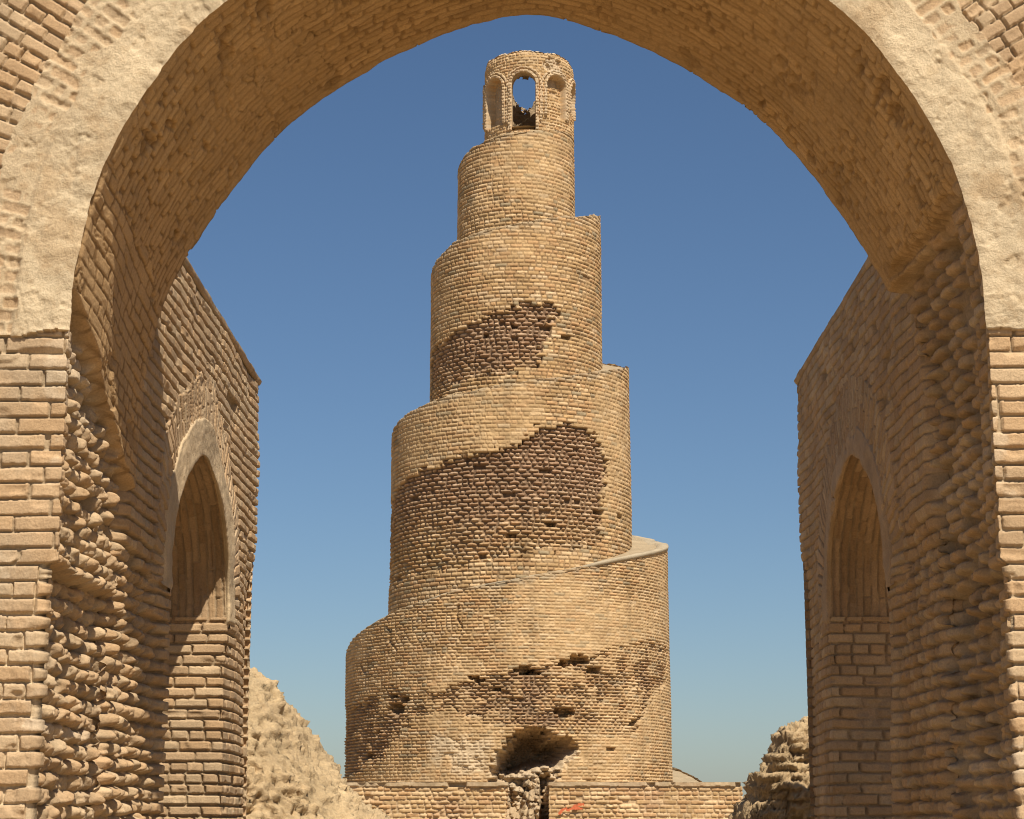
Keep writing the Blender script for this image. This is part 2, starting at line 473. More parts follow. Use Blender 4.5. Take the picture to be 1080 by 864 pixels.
cs = lay(cs, np.broadcast_to(col(.13, .075, .03), colr.shape), ck * .55 * sstep(.0, .3, fbm(SS * .9, dep * .9, 3, 69)))
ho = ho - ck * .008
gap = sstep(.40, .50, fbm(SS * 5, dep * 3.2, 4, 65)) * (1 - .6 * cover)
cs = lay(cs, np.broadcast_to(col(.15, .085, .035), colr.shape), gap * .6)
gap = gap * sstep(T1 - .02, T1 - .3, dep)
ho = ho - gap * .03
ho = ho * sstep(-.01, .06, dep)
zedge = sstep(0, np.where(side < 0, .06, .16), BZ - zb)
hrec = hb - .03 * sstep(.02, .2, dep) - .03 * (side > 0) * sstep(.35, .55, dep) * sstep(T1, T1 - .3, dep)
# bricks of the worn jamb below; everything under the ledge set back
fadeT = sstep(T1, T1 - .35, dep)
ledge = low * (.085 + .03 * wob) * np.where(side < 0, 1, .55)
hrec = hrec - ledge * sstep(-.02, .04, dep) * np.where(side < 0, .8 + .2 * fadeT, .4 + .6 * fadeT) - .022 * sstep(.3, .8, dep) * fbm(BZ * 2.2, dep * 2.2 + 9, 3, 67)
hrec = np.where(reveal, hrec, hb)
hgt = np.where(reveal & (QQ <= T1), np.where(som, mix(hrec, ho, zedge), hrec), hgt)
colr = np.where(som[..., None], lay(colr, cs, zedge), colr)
# a projecting edge of the ledge course
lip = np.exp(-((BZ - 2.985) / .045) ** 2) * np.where(side < 0, .014, .004) * reveal * (QQ < T1)
hgt = hgt + lip
# pier fronts step back under the ledge too, near the corner
hgt = np.where(front & (jl | jr), hgt + 0.0, hgt)
dnn = hgt
# corner shift: below the ledge the corner itself is worn back
xc = np.where(reveal, 0, 0)
wear = np.where(jl | jr, ledge * np.exp(-(np.maximum(-QQ, 0) / .25) ** 2) * (QQ < .02), 0)
back = QQ > T1
hgt = np.where(back, hs * .8, hgt)
jT = int(np.searchsorted(Q, T1))
hN = np.where(back, hgt[:, jT:jT + 1] * np.exp(-(rb / .3)), hgt)
chipe = (.014 * np.abs(fbm(SS * 5, SS * 0, 4, 77)) + .008 * sstep(.35, .5, fbm(SS * 3, SS * 0, 3, 78))) * np.exp(-(QQ / .035) ** 2) * ja
hN = hN - chipe
PX = BX + (-NX) * dn * hN + NX * wear * (QQ <= 0)
PZ = BZ + (-NZ) * dn * hN
PY = BY + dy * (hgt - chipe)
P = np.stack([PX, PY, PZ], -1)
fm = lambda a: a[:-1, :-1] & a[1:, 1:]
tx_ = TOPX[:-1, :-1]
ok = (BZ0[:-1, :-1] < tx_) | (BZ0[1:, :-1] < tx_) | (BZ0[:-1, 1:] < tx_)
ok &= (np.abs(BX[:-1, :-1]) < 60)
fr_c = (QQ[:-1, :-1] < 0); ja_c = ja[:-1, :-1]; side_c = side[:-1, :-1]; bk_c = QQ[:-1, :-1] >= T1
rr_c = rr[:-1, :-1]; pl_c = plm[:-1, :-1]
band = fr_c & pl_c & ok
pier = ok & ~bk_c & ~band & ~ja_c
grid_mesh('pier', P, colr, M_NEAR, arch, pier & (side_c < 0), flip=False)
grid_mesh('pier', P, colr, M_NEAR, arch, pier & (side_c > 0), flip=False)
grid_mesh('plaster_band', P, colr, M_PLASTER, arch, band)
grid_mesh('spandrel', P, colr, M_NEAR, arch, ok & ja_c & fr_c & ~band)
grid_mesh('soffit', P, colr, M_NEAR, arch, ok & ja_c & ~fr_c & ~bk_c)
grid_mesh('rear_face', P, colr, M_NEAR, arch, ok & bk_c)
# flat top and outer ends of the arch wall
def slab_top(name, x0, x1, y0, y1, z, parent, mat, c, seed, nz=.02, step=.12):
    xs = spaced((x0, x1, step)); ys = spaced((y0, y1, step))
    X, Y = np.meshgrid(xs, ys, indexing='ij')
    Z = (z(X, Y) if callable(z) else z) + nz * fbm(X * 4, Y * 4, 3, seed)
    e = (X == x0) | (X == x1) | (Y == y0) | (Y == y1)
    Z = np.where(e, (z(X, Y) if callable(z) else z) - .03, Z)
    cc = np.broadcast_to(c, X.shape + (3,)) * (1 + .12 * fbm(X * 3, Y * 3, 3, seed + 1))[..., None]
    return grid_mesh(name, np.stack([X, Y, Z], -1), cc, mat, parent)
slab_top('wall_top', -5.02, 5.02, D1 + .004, D1 + T1 - .004, lambda x, y: top_xy(x, y) - .02, arch, M_EARTH, EARTH, 71)

# ------------------------------------------------------------------ THE TWO SIDE WALLS of the passage court
WX, WY0, WY1, WH, WT = 2.40, D1 + T1 + .004, 17.46, 5.52, 1.75
NC0, NC1, NSP = 13.36, 15.88, 3.20           # niche jambs and springing
def niche_curve():
    c = .5 * (NC0 + NC1); h = .5 * (NC1 - NC0)
    half = [(h, NSP), (h * .995, NSP + .24), (h * .92, NSP + .53), (h * .70, NSP + .81), (h * .38, NSP + 1.01), (0, NSP + 1.11)]
    half = [(h, NSP - .03)] + half
    pts = [(c - a, z) for a, z in half] + [(c + a, z) for a, z in half[::-1]][1:]
    return resample(pts, 260, 9)
NCV = niche_curve()
nlen = np.hypot(*np.diff(NCV, axis=0).T).sum()

def side_wall(sx, label, seed):
    root = empty('side_wall', (sx * WX, .5 * (WY0 + WY1), 0), label, 'wall', 'side walls of the passage')
    def out(plan_u, z, height, face):
        """point on the wrapped plan path: face 0 = court side, 1 = far end, 2 = near jamb of the niche, 3 = far jamb"""
    pathw = WY1 - WY0
    # ----- court face + far end + outer face as one wrapped sheet above and beside the niche
    u = spaced((WY0 - .30, WY0, .03), (WY0, WY1 - .03, .0115), (WY1 - .03, WY1 + .05, .008), (WY1 + .05, WY1 + WT, .03), (WY1 + WT, WY1 + WT + pathw, .09))
    z = spaced((0, 1.35, .014), (1.35, WH, .0078))
    U, Z = np.meshgrid(u, z, indexing='ij')
    f1 = U <= WY1; f2 = (U > WY1) & (U <= WY1 + WT); f3 = U > WY1 + WT
    ex = np.where(f1, WX, np.where(f2, WX + (U - WY1), WX + WT))
    yy = np.where(f1, U, np.where(f2, WY1, WY1 - (U - WY1 - WT)))
    e = .018
    a = np.clip((U - WY1 + e) / (2 * e), 0, 1) * math.pi / 2
    b = np.clip((U - WY1 - WT + e) / (2 * e), 0, 1) * math.pi / 2
    nxs = -np.cos(a) * (b < 1e-6) + np.sin(b); nys = np.sin(a) * np.cos(b)
    d, arc = seg_dist(U, Z, [tuple(p) for p in NCV[::2]] + [tuple(NCV[-1])])
    inn = inside(U, Z, [(NC0, -1)] + [tuple(p) for p in NCV[::4]] + [tuple(NCV[-1]), (NC1, -1)])
    d = np.where(inn, -d, d)
    nA = fbm(U * 1.5 + seed, Z * 1.5, 4, seed); nB = fbm(U * 5 + seed, Z * 5, 3, seed + 1)
    worn = np.clip(.06 + .14 * nA, .02, .3)
    lumpy = sstep(13.6, 12.9, U + .25 * nB) * sstep(3.45, 2.9, Z + .25 * nA)
    if sx > 0: lumpy = sstep(13.9, 13.4, U + .3 * nB) * sstep(3.55, 3.2, Z + .2 * nA)
    lumpy = lumpy * sstep(NC0 - .02, NC0 - .22, U) * np.maximum(sstep(.26, .5, d), sstep(NSP - .1, NSP - .35, Z))
    worn = mix(worn, .82 if sx < 0 else .42, lumpy)
    worn = np.clip(worn + .35 * sstep(.55, .9, fbm(U * .8 + 5, Z * .9 + seed, 3, seed + 2)) * .6, 0, .9)
    lowz = sstep(2.3, 1.9, Z)
    h, i, p = bricks(U + seed, Z, L=.27, H=.084, joint=.018 if sx < 0 else .014, depth=.030 if sx < 0 else .019, worn=worn, seed=seed + 3, headers=.3 + .6 * lumpy, gone=.006, vj=mix(.4 if sx < 0 else .65, 1.0, lumpy), lk=1.0 if sx < 0 else 2.6)
    c = palette(i, SAND_BRICK, U, Z, seed + 4)
    c = lay(c, np.broadcast_to(MORTAR * .6, c.shape), (1 - p) * .7)
    # ring of radial bricks over the niche
    above = Z > NSP - .05
    wr = .62 + .05 * nB
    ring = above & (d < wr - .04) & (d > .05) & f1
    h2, i2, p2 = bricks(d + .03, arc * 1.0, L=.30, H=.060, joint=.013, depth=.022, worn=.0, seed=seed + 5, headers=.0, vj=.5)
    c2 = lay(palette(i2, SAND_BRICK, U, Z, seed + 6), np.broadcast_to(MORTAR * .85, c.shape), (1 - p2) * .75)
    h = np.where(ring, h2 + .006, h); c = np.where(ring[..., None], c2, c)
    # broad wear of the wall: bulges, and the courses thin towards the foot
    h = h - .40 * sstep(WY0 + .01, WY0 - .25, U)
    h = h + .03 * nA - .05 * sstep(4.1, 3.6, Z + .3 * nB) * sstep(NC1 + .5, WY1, U) - .05 * lumpy
    h = mix(h, .012 + .006 * nB, sstep(WH - .07, WH - .01, Z))
    # ragged head
    topj = .014 * h32(np.floor(U / .27), seed) + .008 * nB
    Zp = np.minimum(Z, WH - topj * sstep(WH - .3, WH, Z))
    P = np.stack([sx * (ex + nxs * h), yy + nys * h, Zp], -1)
    hole = (d < .06) & (Z > NSP - .001) | (inn & (Z <= NSP)) | ((U > NC0) & (U < NC1) & (Z <= NSP))
    hole |= (f1 & (Z < NSP - .001) & ((U > NC0 - .05) & (U < NC1 + .05)))
    # same opening on the outer face
    U3 = WY1 - (U - WY1 - WT)
    hole3 = f3 & (U3 > NC0) & (U3 < NC1) & (Z < NSP + .8)
    hole |= hole3
    fm_ = ~(hole[:-1, :-1] | hole[1:, :-1] | hole[:-1, 1:] | hole[1:, 1:])
    grid_mesh('brick_face', P, c, M_NEAR, root, fm_, flip=(sx > 0))
    # ----- jambs of the niche below the springing: from the court face round the corner into the passage
    zz = spaced((0, 1.35, .014), (1.35, NSP + .035, .0078))
    for far in (0, 1):
        q = spaced((-.056, -.03, .0065), (-.03, .05, .0065), (.05, .7, .010), (.7, WT, .03))
        Qg, Zg = np.meshgrid(q, zz, indexing='ij')
        Y0 = NC1 if far else NC0
        sgn = -1 if far else 1            # which way the jamb faces
        yb = np.where(Qg < 0, Y0 + Qg * sgn, Y0)
        xb = np.where(Qg < 0, WX, WX + Qg)
        a2 = np.clip((Qg + e) / (2 * e), 0, 1) * math.pi / 2
        Uu = np.where(Qg < 0, yb, Y0 - Qg * sgn * -1) if not far else np.where(Qg < 0, yb, Y0 - Qg)
        nA2 = fbm(Uu * 1.5 + seed, Zg * 1.5, 4, seed); nB2 = fbm(Uu * 5 + seed, Zg * 5, 3, seed + 1)
        wj = np.clip(.06 + .14 * nA2, .02, .3)
        lum = sstep(13.6, 12.9, np.minimum(Uu, NC0) + .25 * nB2) * sstep(3.45, 2.9, Zg + .25 * nA2) * (far == 0)
        if sx > 0: lum = sstep(13.9, 13.4, np.minimum(Uu, NC0) + .3 * nB2) * sstep(3.55, 3.2, Zg + .2 * nA2) * (far == 0)
        lum = lum * sstep(NC0 - .02, NC0 - .22, np.minimum(Uu, NC0))
        wj = mix(wj, .82 if sx < 0 else .42, lum)
        h4, i4, p4 = bricks(Uu + seed, Zg, L=.27, H=.084, joint=.018 if sx < 0 else .014, depth=.030 if sx < 0 else .019, worn=wj, seed=seed + 3, headers=.3 + .6 * lum, gone=.0, lk=1.0 if sx < 0 else 2.6, vj=np.where(Qg < 0, mix(.4 if sx < 0 else .65, 1.0, lum), .8))
        h4 = h4 + .03 * nA2 * np.where(Qg < 0, 1, np.exp(-Qg / .05)) - .05 * sstep(4.1, 3.6, Zg + .3 * nB2) * sstep(NC1 + .5, WY1, np.where(far, Uu, 0))
        if far == 0:
            h4 = h4 - .05 * lum * (Qg < .0001)
        # a broad patch where the right-hand jamb has lost its face
        c4 = palette(i4, SAND_BRICK, Uu, Zg, seed + 4)
        c4 = lay(c4, np.broadcast_to(MORTAR * .6, c4.shape), (1 - p4) * .7)
        if sx > 0 and far:
            pm = sstep(.05, .25, .35 - np.abs(Zg - 2.35) * .8 + .25 * fbm(Qg * 4, Zg * 4, 4, 5) - .3 * sstep(.25, .12, Qg))
            pm = pm * np.clip(.55 + fbm(Qg * 7, Zg * 9, 3, 16), 0, 1)
            h4 = mix(h4, -.02 + .02 * fbm(Qg * 14, Zg * 14, 4, 6), pm * .8)
            c4 = lay(c4, np.broadcast_to(col(.36, .255, .155), c4.shape), pm * .8)
        j0 = int(np.argmin(np.abs(q)))
        hx = np.where(Qg < 0, h4, h4[j0:j0 + 1, :] * np.exp(-Qg / .4))
        P4 = np.stack([sx * (xb - hx), yb + sgn * np.sin(a2) * h4, Zg], -1)
        grid_mesh('niche_jamb', P4, c4, M_NEAR, root, None, flip=(sx > 0) ^ (far == 0))
    # ----- plaster frame and brick vault of the niche, one sheet swept along its curve
    sN = np.linspace(0, nlen, int(nlen / .009))
    kk = sN / nlen * (len(NCV) - 1)
    cy = np.interp(kk, np.arange(len(NCV)), NCV[:, 0]); cz = np.interp(kk, np.arange(len(NCV)), NCV[:, 1])
    ny, nz = normals(cy, cz, 15)
    q = np.concatenate([-spaced((.03, .30, .009), (.30, .33, .005))[::-1], spaced((-.03, .03, .006), (.03, .8, .009), (.8, WT, .03))[1:]])
    Sg, Qg = np.meshgrid(sN, q, indexing='ij')
    r = np.maximum(-Qg, 0); dpt = np.maximum(Qg, 0)
    a3 = np.clip((Qg + .02) / .04, 0, 1) * math.pi / 2
    nn = fbm(Sg * 4 + seed, Qg * 4, 4, seed + 9)
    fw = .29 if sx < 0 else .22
    r_ = np.maximum(-Qg, 0)
    fh = .014 + .008 * nn + .03 * fbm((cy[:, None] + ny[:, None] * r_) * 1.5 + seed, (cz[:, None] + nz[:, None] * r_) * 1.5, 4, seed) + .004 * fbm(Sg * 26, Qg * 26, 3, seed + 19) - .04 * sstep(fw - .03, fw + .01, r + .025 * nn)
    fh = mix(.003, fh, sstep(.0, .05, np.minimum(Sg, nlen - Sg) + .02 * nn))
    if sx > 0: fh = fh - .03 * sstep(.35, .6, nn + .35 * sstep(.10, .2, r) * sstep(.5, .9, 1 - np.abs(Sg / nlen - .5) * 3))
    hv2, iv2, pv2 = bricks(Sg + 2, dpt + .02 + .012 * nn, L=.42, H=.060, joint=.010, depth=.010, worn=.10, seed=seed + 12, headers=.3, vj=.35)
    hh = np.where(Qg < .012, fh, hv2 - .012)
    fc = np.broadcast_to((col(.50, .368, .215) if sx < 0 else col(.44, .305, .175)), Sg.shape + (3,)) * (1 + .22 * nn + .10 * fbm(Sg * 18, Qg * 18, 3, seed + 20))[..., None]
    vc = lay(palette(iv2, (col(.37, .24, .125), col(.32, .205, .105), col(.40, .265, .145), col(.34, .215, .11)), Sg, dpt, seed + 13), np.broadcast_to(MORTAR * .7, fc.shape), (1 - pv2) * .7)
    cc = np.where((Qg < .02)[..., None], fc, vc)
    by = cy[:, None] + ny[:, None] * r; bz = cz[:, None] + nz[:, None] * r
    bx = WX + dpt
    P5 = np.stack([sx * (bx - np.cos(a3) * hh), by - ny[:, None] * np.sin(a3) * hh, bz - nz[:, None] * np.sin(a3) * hh], -1)
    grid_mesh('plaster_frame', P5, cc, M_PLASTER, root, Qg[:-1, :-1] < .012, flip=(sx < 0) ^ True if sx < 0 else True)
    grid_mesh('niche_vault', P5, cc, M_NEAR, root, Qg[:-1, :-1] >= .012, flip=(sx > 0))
    # rubble core of the wall just behind the frame, so no gap opens where the facing is worn
    by_ = np.concatenate([[NC0], cy, [NC1]]); bz_ = np.concatenate([[NSP - .10], cz, [NSP - .10]])
    ny_ = np.concatenate([[ny[0]], ny, [ny[-1]]]); nz_ = np.concatenate([[nz[0]], nz, [nz[-1]]])
    rc_ = np.linspace(.012, .42, 8)
    P6 = np.stack([0 * by_[:, None] + sx * (WX + .12) + 0 * rc_, by_[:, None] + ny_[:, None] * rc_, bz_[:, None] + nz_[:, None] * rc_], -1)
    grid_mesh('wall_core', P6, np.broadcast_to(MORTAR * .7, P6.shape).copy(), M_NEAR, root)
    xa, xb_ = sorted((sx * (WX + .012), sx * (WX + WT - .01)))
    slab_top('wall_top', xa, xb_, WY0 + .01, WY1 - .012, WH - .03, root, M_EARTH, EARTH, seed + 15, .03)
    return root

side_wall(-1, 'sunlit brick side wall with shaded arched niche beside the earth mound', 201)
side_wall(1, 'brick side wall in shade with arched niche beside the crumbling wall stub', 301)

# ------------------------------------------------------------------ THE SPIRAL MINARET
TXC, TYC = -0.25, 45.6
tower = empty('spiral_minaret', (TXC, TYC, 0), 'tall spiral brick minaret with winding ramp behind the archway', 'minaret')
PLZ = 2.39
Ht = [(-.5, 2.45), (-.25, 3.7), (0, 5.22), (.056, 5.62), (.117, 5.98), (.194, 6.42), (.247, 6.63), (.30, 6.87), (.36, 7.2), (.5, 7.86),
      (.75, 9.1), (1, 10.28), (1.036, 10.5), (1.131, 10.8), (1.244, 11.07), (1.32, 11.32), (1.5, 12.05), (1.75, 13.2), (2, 14.28), (2.056, 14.42),
      (2.13, 14.72), (2.25, 14.97), (2.353, 15.25), (2.5, 15.76), (2.75, 16.35), (3, 16.85), (3.125, 17.17), (3.19, 17.30), (3.28, 17.42), (3.38, 17.58), (3.5, 17.62), (3.75, 17.3), (4.0, 16.86)]
Rt = [(-.6, 4.25), (-.5, 4.2), (0, 3.9), (.25, 3.68), (.5, 3.45), (1, 2.92), (1.25, 2.76), (1.5, 2.62), (2, 2.03), (2.25, 2.01), (2.5, 2.0), (3, 1.41), (3.5, 1.38), (4.0, 1.36), (5.6, 1.36)]
Ht = np.array(Ht); Rt = np.array(Rt)
def Hf(t): return np.interp(t, Ht[:, 0], Ht[:, 1])
def Rf(t): return np.interp(t, Rt[:, 0], Rt[:, 1])

def tower_poly(pts, R): return [(math.radians(a) * R, z) for a, z in pts]
P_T2 = tower_poly([(176, 8.75), (200, 9.0), (221.2, 9.21), (241.8, 9.46), (259.6, 9.55), (272.8, 9.78), (281.0, 10.1), (294.1, 10.22), (307.2, 10.1), (317.4, 9.66), (317.2, 9.04), (313.2, 8.3), (312.9, 7.6), (294.2, 7.45), (252.3, 7.1), (200, 6.8), (176, 6.9)], 2.8)
P_T3 = tower_poly([(190, 12.2), (215, 12.45), (232.8, 12.57), (258.1, 12.92), (275, 13.02), (290.2, 13.10), (299.0, 12.93), (292, 12.7), (290.1, 12.34), (280.6, 11.58), (253.8, 11.52), (226.5, 11.3), (206.9, 11.1), (190, 11.0)], 2.02)
P_T1 = tower_poly([(176, 4.15), (200, 4.12), (211.7, 4.21), (224.1, 4.5), (233.9, 4.2), (243.6, 4.31), (257.2, 4.59), (273.3, 4.76), (292.1, 5.0), (325.3, 5.49), (345, 5.4), (340, 4.6), (326.7, 4.35), (314.6, 3.43), (290.6, 3.49), (264.1, 3.6), (246.5, 3.89), (234.0, 3.77), (227.3, 3.33), (221.1, 2.94), (200, 2.6), (176, 2.5)], 3.7)
P_CAVE = tower_poly([(261.3, 2.45), (262.0, 2.75), (263.8, 3.05), (266.9, 3.25), (269.6, 3.47), (274.8, 3.54), (280.4, 3.53), (282.3, 3.36), (286.7, 3.36), (289.9, 3.22), (290.9, 3.05), (288.0, 2.88), (284.5, 2.70), (280.5, 2.2), (278, 1.7), (268, 1.7), (264, 2.2)], 3.7)
HOLES1 = [(257.2, 4.53, 1.1), (263.5, 4.30, .7), (272.6, 4.72, 1.5), (275.5, 4.68, 1.0), (286.2, 4.87, 1.2), (291.8, 4.96, 1.6), (297.5, 4.76, 1.3), (286.4, 3.86, 1.5), (227.1, 3.97, 1.6), (224.5, 4.25, .9), (231, 4.15, .8), (314.2, 3.69, .8), (303, 3.1, .6), (218, 3.5, .8), (213, 3.0, .9)]
HOLES2 = [(282.2, 9.13, .8), (314.4, 8.32, 1.1), (287.0, 7.97, .8), (267.8, 7.69, .8), (318.5, 9.5, .6), (321, 8.9, .6), (330, 8.3, .5), (226, 7.35, .7), (206, 10.0, .5)]
HOLES3 = [(268, 12.6, .7), (286, 12.75, .6), (250, 12.4, .6), (305, 12.4, .7), (240, 11.8, .6), (309, 12.05, .5)]

# column angles, fine on the side towards the court, coarser behind
th = np.radians(spaced((0, 20, 1.2), (20, 160, 1.2), (160, 172, .6), (172, 368, .235), (368, 380, .6)))
def tower_turn(k, z_step):
    """the wall whose top edge is the ramp of turn k (angles 180..540 -> t = k..k+1)"""
    ang = np.radians(spaced((0 if k == 0 else 90, 168, 1.0), (168, 372, .235 if k < 2 else .33), (372, 450 if k < 3 else 540, 1.0)))
    t = k + (ang - math.pi) / (2 * math.pi)
    lo = np.where(t < .5, np.where(np.cos(ang + math.pi / 2) > .9, 0.0, PLZ - .25), Hf(t - 1) - .12); hi = Hf(t)
    z = np.arange(lo.min() - z_step, hi.max() + z_step, z_step)
    A, Zr = np.meshgrid(ang, z, indexing='ij')
    Tt = t[:, None] + 0 * Zr
    LO = lo[:, None]; HI = hi[:, None]
    jag = .05 * (h32(np.floor(A * 2.5 * 3), k) - .5) * (h32(np.floor(A * 2.5 * 3), k + 9) > .4) + .02 * fbm(A * 9, Zr * 0 + k, 3, 77)
    Z = np.clip(Zr, LO, HI + jag)
    R = Rf(Tt)
    # slight batter of the lower walls
    R = R + .010 * np.clip(HI - Z, 0, 9) * (.7 if k < 2 else .3)
    a360 = np.mod(A, 2 * math.pi)
    s = a360 * {0: 3.7, 1: 2.8, 2: 2.02, 3: 1.4}[k]
    uu = a360 * {0: 3.7, 1: 2.8, 2: 2.02, 3: 1.4}[k]
    nA = fbm(uu * .9, Z * .9, 4, 80 + k); nB = fbm(uu * 3.5, Z * 3.5, 3, 84 + k); nC = fbm(uu * 9, Z * 9, 3, 88 + k)
    jag2 = .11 * nB + .05 * nC
    worn = np.clip(.10 + .16 * nA, .03, .45)
    H, LB = (.067, .235) if k == 0 else (.09, .27)
    _, _, _, cu, cv = bricks(uu + k * 3.1, Z, L=LB, H=H, joint=.026, worn=worn, seed=401 + k * 7, headers=.34, full=True)
    su = cu - k * 3.1
    patch = np.zeros_like(Z)
    if k == 1: patch = sstep(.03, -.03, poly_sdf(su, cv, P_T2) + jag2 * 1.1 + .13 * (h32(np.floor(su * 9), np.floor(cv * 11), 3) - .5)) ; fadeb = sstep(6.9, 9.0, Z + .5 * nA + .35 * nB)
    elif k == 2: patch = sstep(.03, -.03, poly_sdf(su, cv, P_T3) + jag2 * 1.1 + .13 * (h32(np.floor(su * 9), np.floor(cv * 11), 3) - .5)); fadeb = sstep(10.9, 12.2, Z + .3 * nA + .25 * nB)
    elif k == 0: patch = sstep(.05, -.05, poly_sdf(su, cv, P_T1) + jag2 * 1.3) * (.35 + .65 * np.clip(sstep(0.0, .5, nB + .5 * sstep(230, 200, np.degrees(a360)) + .25), 0, 1)); fadeb = .55 * sstep(-.3, .5, nA) + .25
    else: fadeb = 0
    dark = patch * fadeb
    wk = np.clip(worn + patch * (.42 if k else .30), 0, .8)
    smooth_ = sstep(.0, .5, fbm(uu * .55 + 9, Z * .55, 4, 99 + k) + (.25 if k == 0 else 0)) * (1 - patch)
    h, i, p = bricks(uu + k * 3.1, Z, L=LB, H=H, joint=.026 + .008 * patch, depth=(.017 + .022 * patch) * (1 - .45 * smooth_), worn=wk, seed=401 + k * 7, headers=.34, gone=.003 + .016 * patch)
    h = h - patch * (.014 + .034 * np.asarray(fadeb)) + .018 * nA
    pal = palette(i, TOWER_BRICK, uu, Z, 91 + k, .32)
    odd = h32(i * 65521, 77 + k)
    pal = lay(pal, np.broadcast_to(col(.25, .205, .125), pal.shape), (odd > .945) * .75)
    pal = lay(pal, np.broadcast_to(col(.58, .44, .27), pal.shape), (odd < .05) * .6)
    palr = palette(i, RED_BRICK, uu, Z, 93 + k)
    c = lay(pal, palr, dark * .85)
    c = lay(c, np.broadcast_to(col(.19, .12, .06), c.shape), (1 - p) * (.72 - .42 * smooth_) * (.8 if k == 0 else 1))
    c = lay(c, np.broadcast_to(col(.12, .07, .042), c.shape), (1 - p) * dark * .65)
    c = lay(c, np.broadcast_to(col(.45, .310, .16), c.shape), smooth_ * .45)
    # vertical rain runs and dust
    run = sstep(.2, .7, fbm(uu * 5, Z * .35, 3, 103 + k)) * .14
    c = c * (1 - run)[..., None]
    # holes
    for lst, kk in ((HOLES1, 0), (HOLES2, 1), (HOLES3, 2)):
        if kk != k: continue
        for (ad, zz, sz) in lst:
            Rk = {0: 3.7, 1: 2.8, 2: 2.02}[k]
            du = (mix(s, su, .8) - math.radians(ad) * Rk) / (.13 * sz); dv = (mix(Z, cv, .8) - zz) / (.062 * sz)
            m = sstep(1.2, .85, np.sqrt(du * du + dv * dv) + .3 * nC)
            h = h - m * .26 * min(sz, 1.3)
    # cracks on the lowest wall
    if k == 0:
        for pts in ([(208, 5.1), (207, 4.95), (211, 4.75), (210, 4.6)], [(222, 5.75), (224.5, 5.6), (223.5, 5.45), (227.5, 5.22)], [(251, 6.1), (250, 5.9), (252, 5.65), (251, 5.4)]):
            dd, _ = seg_dist(s, Z, tower_poly(pts, 3.7))
            h = h - sstep(.035, .008, dd + .012 * nC) * .05
        # weathered light crust beside the breach
        crust = sstep(.1, -.15, poly_sdf(s, Z, tower_poly([(241, 3.5), (262, 3.3), (261, 2.5), (252, 2.5), (244, 2.9)], 3.7)) + .3 * nB)
        c = lay(c, np.broadcast_to(col(.52, .41, .265), c.shape), crust * .6)
        h = h - crust * .04 * sstep(0, .3, nB)
        # the breach itself
        sdc = mix(poly_sdf(s, Z, P_CAVE), poly_sdf(su, cv, P_CAVE), .7) + .05 * nB + .035 * nC
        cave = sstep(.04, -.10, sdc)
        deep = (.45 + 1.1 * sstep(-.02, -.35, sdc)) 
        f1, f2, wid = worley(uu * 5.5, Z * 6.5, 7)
        loose_fill = sstep(.0, .25, -(Z - 2.93) + .35 * (a360 - math.radians(279)) * 3.7 * .55 + .10 * nB + .05 * nC)    # pale loose rubble rising to the right
        deep = mix(deep, .16 + .25 * f1 + .22 * (1 - wid), loose_fill * .9)
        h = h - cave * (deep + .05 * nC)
        cl = lay(np.broadcast_to(col(.28, .19, .105), c.shape), np.broadcast_to(col(.46, .35, .22), c.shape), loose_fill * (.4 + .6 * wid))
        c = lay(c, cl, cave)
        rim = np.exp(-(sdc / .07) ** 2) * sstep(-.1, .5, nC + .3)
        c = lay(c, np.broadcast_to(col(.56, .45, .30), c.shape), rim * .5 * (Z < 3.1))
    # weathered head courses just under the ramp edge
    cap = sstep(.14, .02, HI - Z + .10 * nC + .1 * nB)
    c = lay(c, np.broadcast_to(GREY_CAP, c.shape), cap * .5)
    X = TXC + (R + h) * np.cos(A); Y = TYC + (R + h) * np.sin(A)
    P = np.stack([X, Y, Z], -1)
    Zl = Zr[:-1, :-1]; Zh = Zr[1:, 1:]
    LOm = np.minimum(LO[:-1], LO[1:]); HIm = np.maximum(HI[:-1] + .04, HI[1:] + .04)
    mk = (Zh > LOm) & (Zl < HIm)
    return P, c, mk
# one continuous shaft: the four turns joined into one mesh
def join_grids(name, items, mat, parent):
    obs = []
    for (P, c, mk) in items:
        obs.append(grid_mesh(name, P, c, mat, parent, mk))
    return obs
for k in range(4):
    P, c, mk = tower_turn(k, .0132 if k == 0 else .0165 if k < 2 else .019)
    grid_mesh('spiral_tier', P, c, M_TOWER, tower, mk)
# ramp
tt = np.concatenate([np.linspace(-.56, 3.5, 1500), np.linspace(3.505, 4.0, 60)])
vv = np.linspace(-.02, 1.03, 14)
Tg, Vg = np.meshgrid(tt, vv, indexing='ij')
Ag = math.pi + Tg * 2 * math.pi
Ro = Rf(Tg) - .02; Ri = mix(Rf(Tg + 1) - .05, .25, sstep(2.75, 2.95, Tg)); Ri = np.where(Tg > 3.45, 0, Ri)
Ri = np.minimum(Ri, Ro - .3)
Rg = mix(Ro, Ri, Vg)
nR = fbm(Rg * np.cos(Ag) * 3, Rg * np.sin(Ag) * 3, 4, 111)
Zg = Hf(Tg) - .035 + .025 * nR + .03 * Vg
cR = np.broadcast_to(mix(GREY_CAP, EARTH, .45) * .85, Tg.shape + (3,)) * (1 + .15 * nR)[..., None]
grid_mesh('ramp', np.stack([TXC + Rg * np.cos(Ag), TYC + Rg * np.sin(Ag), Zg], -1), cR, M_TOWER, tower)
